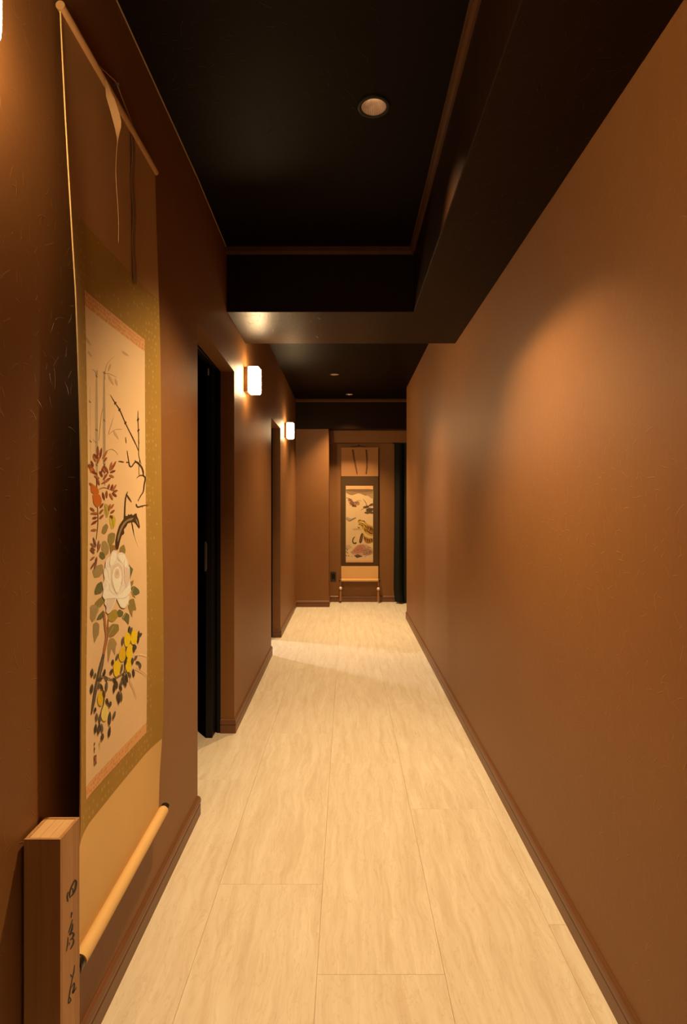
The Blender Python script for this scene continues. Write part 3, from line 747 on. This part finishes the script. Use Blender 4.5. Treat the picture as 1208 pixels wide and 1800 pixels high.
# white peony
p = Paint(proj_near, .0030)
W0, W1, W2, W3 = pig(236, 178, 124), pig(243, 190, 138), pig(226, 162, 108), pig(213, 146, 92)
p.poly([c3(*q) for q in ((440, 1162), (468, 1172), (475, 1210), (497, 1188), (520, 1186), (545, 1200), (560, 1235), (578, 1265), (585, 1310), (598, 1340), (600, 1420), (596, 1460), (606, 1500), (610, 1560), (592, 1600), (592, 1660), (572, 1712), (545, 1742), (508, 1730), (482, 1680), (466, 1640), (446, 1700), (412, 1772), (382, 1797), (360, 1770), (368, 1725), (345, 1695), (350, 1655), (324, 1622), (336, 1560), (326, 1505), (348, 1450), (335, 1375), (354, 1335), (358, 1275), (378, 1235), (402, 1228), (416, 1185))], W0)
for q, c in (([(345, 1560), (380, 1490), (450, 1600), (466, 1640), (400, 1650), (350, 1650), (330, 1620)], W1), ([(466, 1640), (500, 1600), (560, 1540), (606, 1500), (608, 1560), (590, 1600), (540, 1640), (500, 1660)], W1),
             ([(360, 1660), (455, 1645), (430, 1720), (385, 1790), (365, 1760)], W2), ([(475, 1650), (590, 1610), (590, 1660), (545, 1735), (508, 1725)], W1),
             ([(400, 1260), (440, 1180), (470, 1210), (450, 1280), (410, 1330)], W1), ([(480, 1220), (545, 1205), (575, 1290), (560, 1350), (510, 1270)], W1), ([(345, 1360), (400, 1330), (410, 1450), (390, 1540), (350, 1470)], W1), ([(545, 1330), (595, 1350), (598, 1450), (560, 1540), (540, 1450)], W2),
             ([(405, 1420), (420, 1330), (470, 1290), (520, 1320), (535, 1420), (520, 1520), (470, 1600), (425, 1520)], W2), ([(420, 1440), (440, 1350), (480, 1320), (510, 1370), (520, 1450), (490, 1560), (450, 1560)], W1),
             ([(442, 1400), (460, 1345), (492, 1350), (500, 1420), (480, 1450), (450, 1440)], W2), ([(455, 1390), (468, 1362), (484, 1370), (484, 1405), (465, 1415)], W3), ([(440, 1500), (480, 1470), (515, 1510), (480, 1600), (450, 1570)], W1)):
    p.poly([c3(*k) for k in q], c)
for pts in ([(350, 1450), (390, 1500), (400, 1560), (450, 1610)], [(405, 1230), (395, 1300), (410, 1340)], [(475, 1210), (480, 1250), (520, 1290)], [(600, 1430), (560, 1530), (500, 1600)], [(420, 1430), (430, 1500), (465, 1600)], [(520, 1400), (515, 1500), (480, 1590)], [(355, 1335), (380, 1380), (395, 1480)], [(350, 1655), (400, 1640), (466, 1640)], [(466, 1640), (540, 1640), (592, 1600)], [(555, 1240), (540, 1300), (545, 1400)]):
    p.stroke([c3(*q) for q in pts], [.3, .8, .3], W3)
p.build('painted_peony', painting)
# stem, yellow camellias / kerria with dark leaves
p = Paint(proj_near, .0027)
p.stroke([c4(345, 100), c4(360, 250), c4(372, 330), c4(355, 430), c4(340, 510)], [3, 4, 5, 4.5, 3.5], pig(176, 92, 40))
p.stroke([c4(385, 150), c4(380, 300), c4(360, 420)], [1, 2, 1], pig(150, 84, 34))
p.stroke([c4(340, 505), c4(318, 610), c4(292, 720), c4(262, 850), c4(240, 980), c4(218, 1100)], [3.5, 6.5, 6.5, 5.5, 5, 1.5], pig(98, 64, 34))
p.stroke([c4(330, 560), c4(300, 700), c4(265, 860)], [.8, 1.6, 1.2], pig(140, 98, 54))
p.stroke([c4(310, 720), c4(370, 735), c4(430, 755), c4(540, 690), c4(600, 640)], [2, 2, 2.4, 2, 1], pig(120, 84, 44))
p.stroke([c4(605, 300), c4(605, 390), c4(565, 440), c4(560, 560), c4(540, 700)], [1.2, 1.6, 1.6, 1.4, 1.2], pig(96, 58, 20))
p.stroke([c4(330, 850), c4(345, 960), c4(315, 1080), c4(295, 1180)], [1, 1.6, 1.4, 1], pig(110, 72, 28))
YEL, YEL2 = pig(240, 163, 12), pig(226, 148, 14)
for x, y, a, b, c in ((575, 360, 33, 72, YEL), (642, 338, 34, 74, YEL), (525, 508, 34, 76, YEL2), (595, 482, 32, 72, YEL), (587, 610, 30, 76, YEL), (472, 645, 37, 82, YEL), (308, 945, 28, 74, YEL2), (350, 1090, 34, 82, pig(236, 170, 66))):
    p.oval(*c4(x, y), a / 5.626, b / 5.626, c, .08, .05)
DL = [pig(82, 54, 28), pig(104, 72, 40), pig(70, 44, 20)]
lv = [((600, 305), (595, 225)), ((605, 300), (622, 238)), ((680, 400), (690, 268)), ((690, 330), (718, 295)), ((525, 420), (533, 330)), ((640, 490), (640, 405)), ((655, 460), (650, 410)), ((465, 565), (482, 500)), ((428, 615), (430, 555)), ((405, 705), (428, 650)), ((510, 690), (525, 600)), ((550, 620), (565, 530)), ((622, 610), (625, 538)), ((645, 560), (672, 520)), ((632, 650), (640, 735)), ((660, 580), (702, 600)), ((700, 590), (704, 650)), ((560, 690), (575, 790)), ((540, 700), (520, 810)), ((585, 680), (610, 740)), ((450, 780), (440, 895)), ((465, 770), (470, 850)), ((520, 760), (498, 850)), ((505, 815), (515, 870)), ((490, 870), (475, 960)), ((510, 880), (518, 975)), ((490, 930), (490, 1000)), ((222, 730), (225, 645)), ((250, 740), (258, 690)), ((340, 725), (352, 650)), ((225, 800), (215, 900)), ((300, 790), (290, 850)), ((310, 800), (330, 870)), ((335, 860), (345, 945)), ((370, 770), (365, 880)), ((365, 945), (385, 1010)), ((395, 1030), (410, 970)), ((268, 1170), (270, 1085)), ((250, 1080), (258, 1030)), ((395, 1210), (402, 1070)), ((432, 1150), (455, 1065)), ((255, 1290), (262, 1190)), ((285, 1300), (300, 1180)), ((325, 1280), (318, 1190)), ((390, 1330), (402, 1215)), ((322, 1360), (330, 1285)), ((300, 1180), (300, 1100)), ((375, 960), (365, 945)), ((275, 760), (330, 745)), ((350, 720), (380, 770)), ((430, 740), (470, 790)), ((540, 740), (560, 830))]
for k, (a, b) in enumerate(lv): p.leaf(c4(*a), c4(*b), 4.4 if k % 3 else 5.4, DL[k % 3])
for pts in ([(655, 645), (730, 688), (795, 748)], [(588, 755), (630, 840), (666, 945)], [(300, 1360), (302, 1450)]):
    p.stroke([c4(*q) for q in pts], [1.0, .9, .3], pig(176, 112, 52))
p.stroke([c4(650, 510), c4(710, 505), c4(770, 525)], [.6, 1.2, .4], pig(240, 176, 100))
p.build('painted_yellow_flowers', painting)
p = Paint(proj_near, .0023)
for pts in ([(252, 1378), (246, 1415)], [(248, 1400), (258, 1390)], [(250, 1425), (249, 1485)], [(243, 1450), (258, 1440)]): p.stroke([c4(*q) for q in pts], [1.2, 1.6, .6], DK)
p.poly([c4(*q) for q in ((243, 1515), (270, 1498), (270, 1590), (246, 1612))], pig(128, 62, 26))
p.stroke([c4(250, 1530), c4(264, 1522), c4(264, 1560), c4(251, 1570), c4(252, 1600)], .8, pig(200, 124, 64), 1)
p.build('painted_signature_and_seal', painting)

# ------------------------------------------------------------------ wooden scroll box standing on the floor
bx0, bx1, by0, by1, bz = -.598, -.530, 1.052, 1.128, .634
box = empty('wooden_scroll_box', ((bx0 + bx1) / 2, (by0 + by1) / 2, 0))
tag(box, 'upright pale wooden scroll box with brushed ink lettering, standing in the lower left corner', 'wooden box')
th = .006
part_of(MB().box(bx0, bx1, by0, by0 + th, 0, bz).build('side_board', PAULOWNIA, bevel=.0008), box)
part_of(MB().box(bx0, bx1, by1 - th, by1, 0, bz).build('side_board', PAULOWNIA, bevel=.0008), box)
part_of(MB().box(bx0, bx0 + th, by0 + th, by1 - th, 0, bz).build('side_board', PAULOWNIA, bevel=.0008), box)
lid = part_of(MB().box(bx1 - th, bx1, by0 + th, by1 - th, 0, bz).build('lid_board', PAULOWNIA, bevel=.0008), box)
n3 = (bx1 - bx0 - 2 * th) / 3
for k in range(3):
    part_of(MB().box(bx0 + th + n3 * k + .0003, bx0 + th + n3 * (k + 1) - .0003, by0 + th, by1 - th, .002, bz - .0012).build('top_board', PAULOWNIA_END, bevel=.0005), box)
def proj_box(px, py, off):
    x = bx1 + off; y = x * F / (px - CX)
    return (x, y, CH + (CY - py) * y / F)
def cb_(x, y): return (20 + x / 4.737, 1420 + y / 4.737)
KI = (.012, .010, .009)
STROKES = (([(474, 698), (466, 735), (471, 782)], [.8, 2.2, 2.0]), ([(490, 752), (485, 712), (500, 660), (528, 606), (540, 618), (534, 672), (515, 715), (494, 742)], [1.2, 2.4, 1.8, 2.2, 3.2, 2.8, 2.2, 1.0]), ([(502, 668), (514, 680), (510, 705)], [.8, 2.0, 1.0]),
                 ([(504, 868), (498, 918)], [2.0, 1.0]), ([(510, 928), (494, 985), (476, 1042)], [1.0, 1.8, 1.0]), ([(512, 962), (505, 1010), (484, 1062)], [1.2, 3.2, 1.4]), ([(484, 1062), (508, 1040), (520, 1056), (508, 1085), (488, 1100)], [1.2, 2.4, 3.0, 2.0, 1.0]), ([(488, 1100), (516, 1092), (516, 1130), (492, 1178)], [1.0, 1.8, 2.6, 1.2]), ([(472, 1078), (470, 1130), (458, 1196)], [1.2, 1.8, .6]), ([(486, 1120), (482, 1145)], [1.4, .8]),
                 ([(527, 1308), (520, 1370), (502, 1450)], [.8, 1.8, 1.4]), ([(494, 1385), (502, 1408)], [1.4, 2.0]), ([(505, 1440), (488, 1530), (474, 1628)], [1.0, 1.8, 1.6]), ([(500, 1500), (524, 1455), (522, 1500), (510, 1545), (544, 1492)], [.8, 1.6, 2.6, 2.4, .8]), ([(482, 1570), (496, 1600), (478, 1630)], [1.0, 2.0, 1.2]))
for i0, i1 in ((0, 3), (3, 10), (10, 15)):
    p = Paint(proj_box, .0003)
    for pts, wd_ in STROKES[i0:i1]: p.stroke([cb_(*q) for q in pts], [k * 1.25 for k in wd_], KI)
    part_of(p.mb.build('ink_character', INK, None, fix=False), box)

# ------------------------------------------------------------------ far hanging scroll (tiger)
Y2 = 7.405
def X2(px): return (px - CX) * Y2 / F
def Z2(py): return CH + (CY - py) * Y2 / F
def surf2(x, z, off=0.0):
    b = .006 * math.sin(max(0, min(1, (2.02 - z) / 1.7)) * PI)
    return (x, Y2 - b - off, z)
def proj_far(px, py, off): return surf2(X2(px), Z2(py), off)
R2 = empty('hanging_scroll', (X2(632.5), Y2, .05))
tag(R2, 'narrow hanging scroll with a tiger painting on the far end wall', 'hanging scroll')
def fp(o): return part_of(o, R2)
a, b = X2(600), X2(665)
us2 = lerp_list(a, b, 9)
fp(MB().patch(surf2, us2, lerp_list(Z2(787), Z2(837), 8), -.0005, .0015).build('upper_silk', SILK_TOP2))
fp(MB().patch(surf2, us2, lerp_list(Z2(837), Z2(995), 24), -.0005, .0015).build('silk_mount', BROWNSILK))
fp(MB().patch(surf2, us2, lerp_list(Z2(995), Z2(1018), 6), -.0005, .0015).build('lower_silk', SILK_LOW2))
pa, pb = X2(608), X2(656)
ps = lerp_list(pa, pb, 7)
fp(MB().patch(surf2, ps, lerp_list(Z2(854), Z2(859.5), 2), .0015, .0025).build('brocade_strip', ICHI))
fp(MB().patch(surf2, ps, lerp_list(Z2(984.8), Z2(988.4), 2), .0015, .0025).build('brocade_strip', ICHI))
tig = fp(MB().patch(surf2, ps, lerp_list(Z2(859.5), Z2(984.8), 24), .0015, .0025).build('painting', PAPER2))
fp(MB().lathe([(.0001, 0), (.010, 0), (.010, b - a + .004), (.0001, b - a + .004)], (a - .002, Y2 - .006, Z2(787.5)), 16, axis=0).build('top_rod', SILK_TOP2, smooth=True))
fp(MB().lathe([(.0001, 0), (.018, 0), (.018, b - a), (.0001, b - a)], (a, Y2 - .018, Z2(1019.5)), 20, axis=0).build('roller', SILK_LOW2, smooth=True))
for s, xx in ((-1, a), (1, b)):
    x0 = xx - .026 if s < 0 else xx + .001
    fp(MB().lathe([(.0001, 0), (.020, 0), (.024, .004), (.024, .021), (.020, .025), (.0001, .025)], (x0, Y2 - .018, Z2(1019.5)), 20, axis=0).build('roller_end', BROWNPLATE, smooth=True))
    # wind weight hung on the roller end: cord, ivory bead, tassel
    xc = a - .008 if s < 0 else b + .0
    yc2 = Y2 - .046
    zb = Z2(1033.2 if s < 0 else 1034.3)
    wgt = fp(MB().lathe([(.0001, -.021), (.010, -.019), (.018, -.010), (.0205, 0), (.018, .010), (.010, .019), (.0001, .021)], (xc, yc2, zb), 18).build('wind_weight', IVORY, smooth=True))
    fp(MB().tube([(xc, Y2 - .044, Z2(1019)), (xc, yc2, zb + .021)], .004, 6).build('weight_cord', TASSEL))
    fp(MB().lathe([(.0001, -.021), (.007, -.022), (.010, -.034), (.013, -.050), (.0155, -.165), (.0001, -.166)], (xc, yc2, zb), 14).build('tassel', TASSEL, smooth=True))
xm = X2(631)
fp(MB().tube([(X2(612), Y2 - .004, Z2(787.2)), (X2(622), Y2 - .004, Z2(785.3)), (xm, Y2 + .004, Z2(783.2)), (X2(640), Y2 - .004, Z2(785.3)), (X2(650), Y2 - .004, Z2(787.2))], .0045, 6).build('hanging_cord', DARKCORD))
fp(MB().lathe([(.0001, 0), (.006, 0), (.006, .022), (.010, .022), (.010, .027), (.0001, .027)], (xm, YE - .03, Z2(782.3)), 10, axis=1).build('nail', BLACKMETAL))
def r7(x, y): return (500 + x / 4.285, 680 + y / 4.285)
ws = Paint(proj_far, .0016)
ST2 = cloth('brown_wind_strip', (.13, .055, .018), (.16, .07, .024))
def farstrip(pts, name):
    P = [r7(*q) for q in pts]
    cl = []
    for i in range(13):
        t = i / 12 * (len(P) - 1); k = min(int(t), len(P) - 2); u = t - k
        x = P[k][0] + (P[k + 1][0] - P[k][0]) * u; y = P[k][1] + (P[k + 1][1] - P[k][1]) * u
        q = proj_far(x, y, .008); cl.append(q)
    return ribbon(cl, [.026 - .010 * i / 12 for i in range(13)], [(1, .25, 0)] * 13, name, ST2)
fp(farstrip([(516, 474), (525, 540), (538, 600), (548, 656)], 'wind_strip'))
fp(farstrip([(617, 474), (622, 540), (622, 600), (615, 656)], 'wind_strip'))

def q3(x, y): return (580 + x / 7.55, 900 + y / 7.55)      # detail grid of the lower half
def q2(x, y): return (580 + x / 10.98, 770 + y / 10.98)    # detail grid of the upper half
REF2 = (232, 160, 84)
def pg(*c): return pig(*c, ref=REF2, alb=(.59, .435, .25))
p = Paint(proj_far, .0030)
# sky wash and pine boughs
for q, c in (([(310, 985), (840, 985), (840, 1075), (700, 1120), (560, 1060), (420, 1110), (310, 1060)], (172, 108, 52)), ([(310, 985), (840, 985), (840, 1030), (600, 1050), (310, 1020)], (140, 88, 42)), ([(700, 1085), (840, 1070), (840, 1180), (780, 1150)], (190, 124, 62))):
    p.poly([q2(*k) for k in q], pg(*c))
for x, y, a_, b_, c, ro in ((400, 1210, 60, 26, (168, 96, 50), .5), (450, 1270, 70, 36, (150, 82, 44), .3), (520, 1260, 60, 40, (190, 112, 60), 0), (470, 1310, 45, 22, (122, 66, 32), .2), (700, 1330, 60, 26, (120, 74, 36), -.2), (770, 1390, 70, 40, (98, 62, 32), -.2), (720, 1440, 50, 26, (112, 70, 34), 0), (800, 1290, 50, 24, (122, 76, 38), -.3), (800, 1440, 40, 24, (110, 70, 36), .1)):
    p.oval(*q2(x, y), a_ / 10.98, b_ / 10.98, pg(*c), ro, .12)
rnd = random.Random(3)
for k in range(46):
    cx_, cy_, sx_, sy_ = ((450, 1260, 90, 60), (745, 1390, 100, 80))[k % 2]
    x = cx_ + rnd.gauss(0, .55) * sx_; y = cy_ + rnd.gauss(0, .5) * sy_; an = rnd.uniform(-1.2, 1.6); L = rnd.uniform(25, 60)
    x1 = min(838, max(312, x + L * math.cos(an))); y1 = y + L * math.sin(an)
    p.stroke([q2(min(838, max(312, x)), y), q2(x1, y1)], [.7, .25], pg(70, 42, 20) if k % 3 else pg(130, 76, 40))
for pts in ([(312, 1155), (380, 1170), (450, 1230)], [(640, 1180), (690, 1240), (730, 1340), (835, 1380)], [(600, 1390), (680, 1340), (760, 1310), (838, 1260)], [(312, 1560), (380, 1605), (450, 1560), (510, 1530)]):
    p.stroke([q2(*k) for k in pts], [.6, 1.1, .5], pg(96, 58, 30))
p.build('painted_pine', tig)['kind'] = 'stuff'
p = Paint(proj_far, .0030)
for q, c in (([(215, 60), (280, 90), (345, 70), (350, 90), (270, 120), (218, 95)], (190, 132, 72)), ([(290, 225), (380, 210), (390, 235), (320, 245)], (206, 144, 78)), ([(212, 440), (260, 430), (300, 470), (250, 500), (212, 490)], (214, 148, 82))): p.poly([q3(*k) for k in q], pg(*c))
# rock and red undergrowth
for q, c in (([(265, 535), (330, 470), (380, 430), (470, 425), (540, 460), (572, 500), (572, 560), (470, 580), (330, 580)], (218, 142, 80)), ([(300, 520), (370, 440), (450, 430), (490, 490), (420, 540), (350, 560)], (202, 112, 62)), ([(440, 500), (520, 480), (572, 530), (540, 570), (440, 575)], (178, 116, 62)), ([(320, 580), (370, 560), (440, 590), (360, 610)], (104, 68, 36)), ([(385, 400), (400, 330), (415, 285), (440, 275), (440, 330), (430, 390), (410, 420)], (112, 66, 28))): p.poly([q3(*k) for k in q], pg(*c))
for k in range(60):
    x = rnd.uniform(280, 565); y = rnd.gauss(520, 36); an = rnd.uniform(0, 6.28); L = rnd.uniform(14, 34)
    p.stroke([q3(x, y), q3(min(570, x + L * math.cos(an)), y + L * .6 * math.sin(an))], [.9, .3], pg(*((166, 70, 36), (214, 128, 70), (90, 54, 30), (196, 96, 50))[k % 4]))
p.stroke([q3(*k) for k in ((335, 330), (312, 350), (303, 385), (315, 412), (342, 415), (348, 400))], [1.2, 2.0, 2.0, 2.4, 2.6, 1.4], pg(100, 62, 28))
p.build('painted_rocks', tig)['kind'] = 'stuff'
p = Paint(proj_far, .0048)
GO, GL, GD, ST_ = pg(214, 134, 40), pg(232, 166, 80), pg(176, 98, 24), pg(84, 44, 12)
p.poly([q3(*k) for k in ((372, 122), (385, 108), (410, 104), (445, 112), (480, 138), (505, 165), (550, 178), (572, 190), (572, 395), (530, 412), (480, 392), (445, 345), (438, 290), (428, 258), (400, 245), (378, 222), (366, 190), (374, 150))], GO, 1)
p.poly([q3(*k) for k in ((372, 150), (395, 150), (402, 190), (392, 215), (374, 200), (366, 180))], GL, 1)
p.poly([q3(*k) for k in ((385, 205), (415, 190), (438, 215), (450, 255), (490, 300), (545, 322), (572, 318), (572, 340), (520, 345), (465, 318), (434, 268), (400, 244))], GL, 1)
p.poly([q3(*k) for k in ((408, 135), (445, 130), (466, 150), (440, 158))], GL, 1)
p.poly([q3(*k) for k in ((470, 195), (520, 188), (572, 215), (572, 300), (530, 290), (485, 250))], GD, 1)
p.poly([q3(*k) for k in ((440, 335), (500, 362), (572, 352), (572, 398), (500, 418), (462, 392))], GD, 1)
for pts in ([(372, 126), (392, 108), (420, 110)], [(425, 112), (455, 122), (470, 142)], [(380, 168), (396, 162), (408, 170)], [(370, 196), (384, 208), (402, 206)], [(412, 152), (436, 154), (452, 166)], [(414, 172), (432, 180), (440, 198)], [(452, 168), (476, 188), (478, 216)], [(492, 172), (508, 205), (500, 236)], [(520, 186), (540, 222), (528, 256)], [(550, 192), (566, 230), (556, 268)], [(474, 226), (500, 258), (532, 270)], [(506, 262), (540, 284), (571, 280)], [(460, 205), (466, 240), (484, 268)], [(450, 320), (468, 345), (470, 375)], [(478, 335), (498, 365), (498, 395)], [(508, 352), (526, 375), (526, 404)], [(538, 350), (556, 372), (556, 398)], [(436, 285), (450, 312)], [(425, 200), (440, 228)], [(400, 222), (420, 236)], [(540, 200), (548, 225), (546, 244)]):
    p.stroke([q3(*k) for k in pts], [.5, 1.7, .5], ST_)
p.oval(*q3(398, 160), .9, .6, ST_)
p.build('painted_tiger', tig)
p = Paint(proj_far, .0030)
for x, y in ((225, 465), (235, 455), (222, 490), (232, 505), (222, 530), (235, 545), (222, 580), (248, 585)): p.stroke([q3(x - 8, y), q3(x, y - 6), q3(x + 6, y + 5)], [.5, 1.4, .5], pg(110, 66, 34))
p.build('painted_signature', tig)

# ------------------------------------------------------------------ curtain, socket
def curtain():
    root = empty('curtain', (.72, 7.31, .02))
    v = []; nx, nz = 60, 24; f = []
    for t in (0, 1):
        for j in range(nz + 1):
            u = j / nz; z = 2.055 - u * 2.035
            for i in range(nx + 1):
                s = i / nx; x = .600 + s * .36
                gather = .010 * math.sin(u * 2.3 + 1)
                ph = s * 6.2 * PI + .6
                am = .026 + .006 * u
                y = 7.315 + am * math.sin(ph + .3 * math.sin(3 * u)) - .012 * smooth01((u - .9) / .1) * (1 - s) * 3
                x += .010 * math.cos(ph * 2) + gather * (1 - s) + (.018 if u > .93 else 0) * (u - .93) / .07 * (1 - s)
                v.append((x, y + .003 * t, z))
    m = (nx + 1) * (nz + 1); I = lambda i, j: j * (nx + 1) + i
    for i in range(nx):
        for j in range(nz):
            q = (I(i, j), I(i + 1, j), I(i + 1, j + 1), I(i, j + 1)); f.append(q); f.append(tuple(m + k for k in q[::-1]))
    for i in range(nx):
        for j in (0, nz): f.append((I(i, j), I(i + 1, j), m + I(i + 1, j), m + I(i, j)))
    for j in range(nz):
        for i in (0, nx): f.append((I(i, j), I(i, j + 1), m + I(i, j + 1), m + I(i, j)))
    part_of(MB().add(v, f).build('drape', CURTAIN, smooth=True, sharp=80), root)
    part_of(MB().box(.585, 1.6, 7.300, 7.326, 2.054, 2.0675).build('rail', BLACKMETAL, bevel=.002), root)
    tag(root, 'dark green curtain hanging in folds beside the far scroll, behind the right wall corner', 'curtain')
curtain()
sx, sz = -.178, .335
so = empty('wall_socket', (sx, YE, sz - .06))
part_of(MB().box(sx - .036, sx + .036, YE - .007, YE - .0003, sz - .060, sz + .060).build('plate', BROWNPLATE, bevel=.002), so)
part_of(MB().box(sx - .021, sx + .021, YE - .0085, YE - .0072, sz - .034, sz + .034).build('insert', BLACKMETAL, bevel=.0005), so)
for dz in (-.016, .016):
    for dx in (-.0065, .0065):
        part_of(MB().box(sx + dx - .0012, sx + dx + .0012, YE - .0090, YE - .0086, sz + dz - .005, sz + dz + .005).build('slot', BLACKLACQ), so)
tag(so, 'dark brown wall socket plate left of the far scroll', 'wall socket')
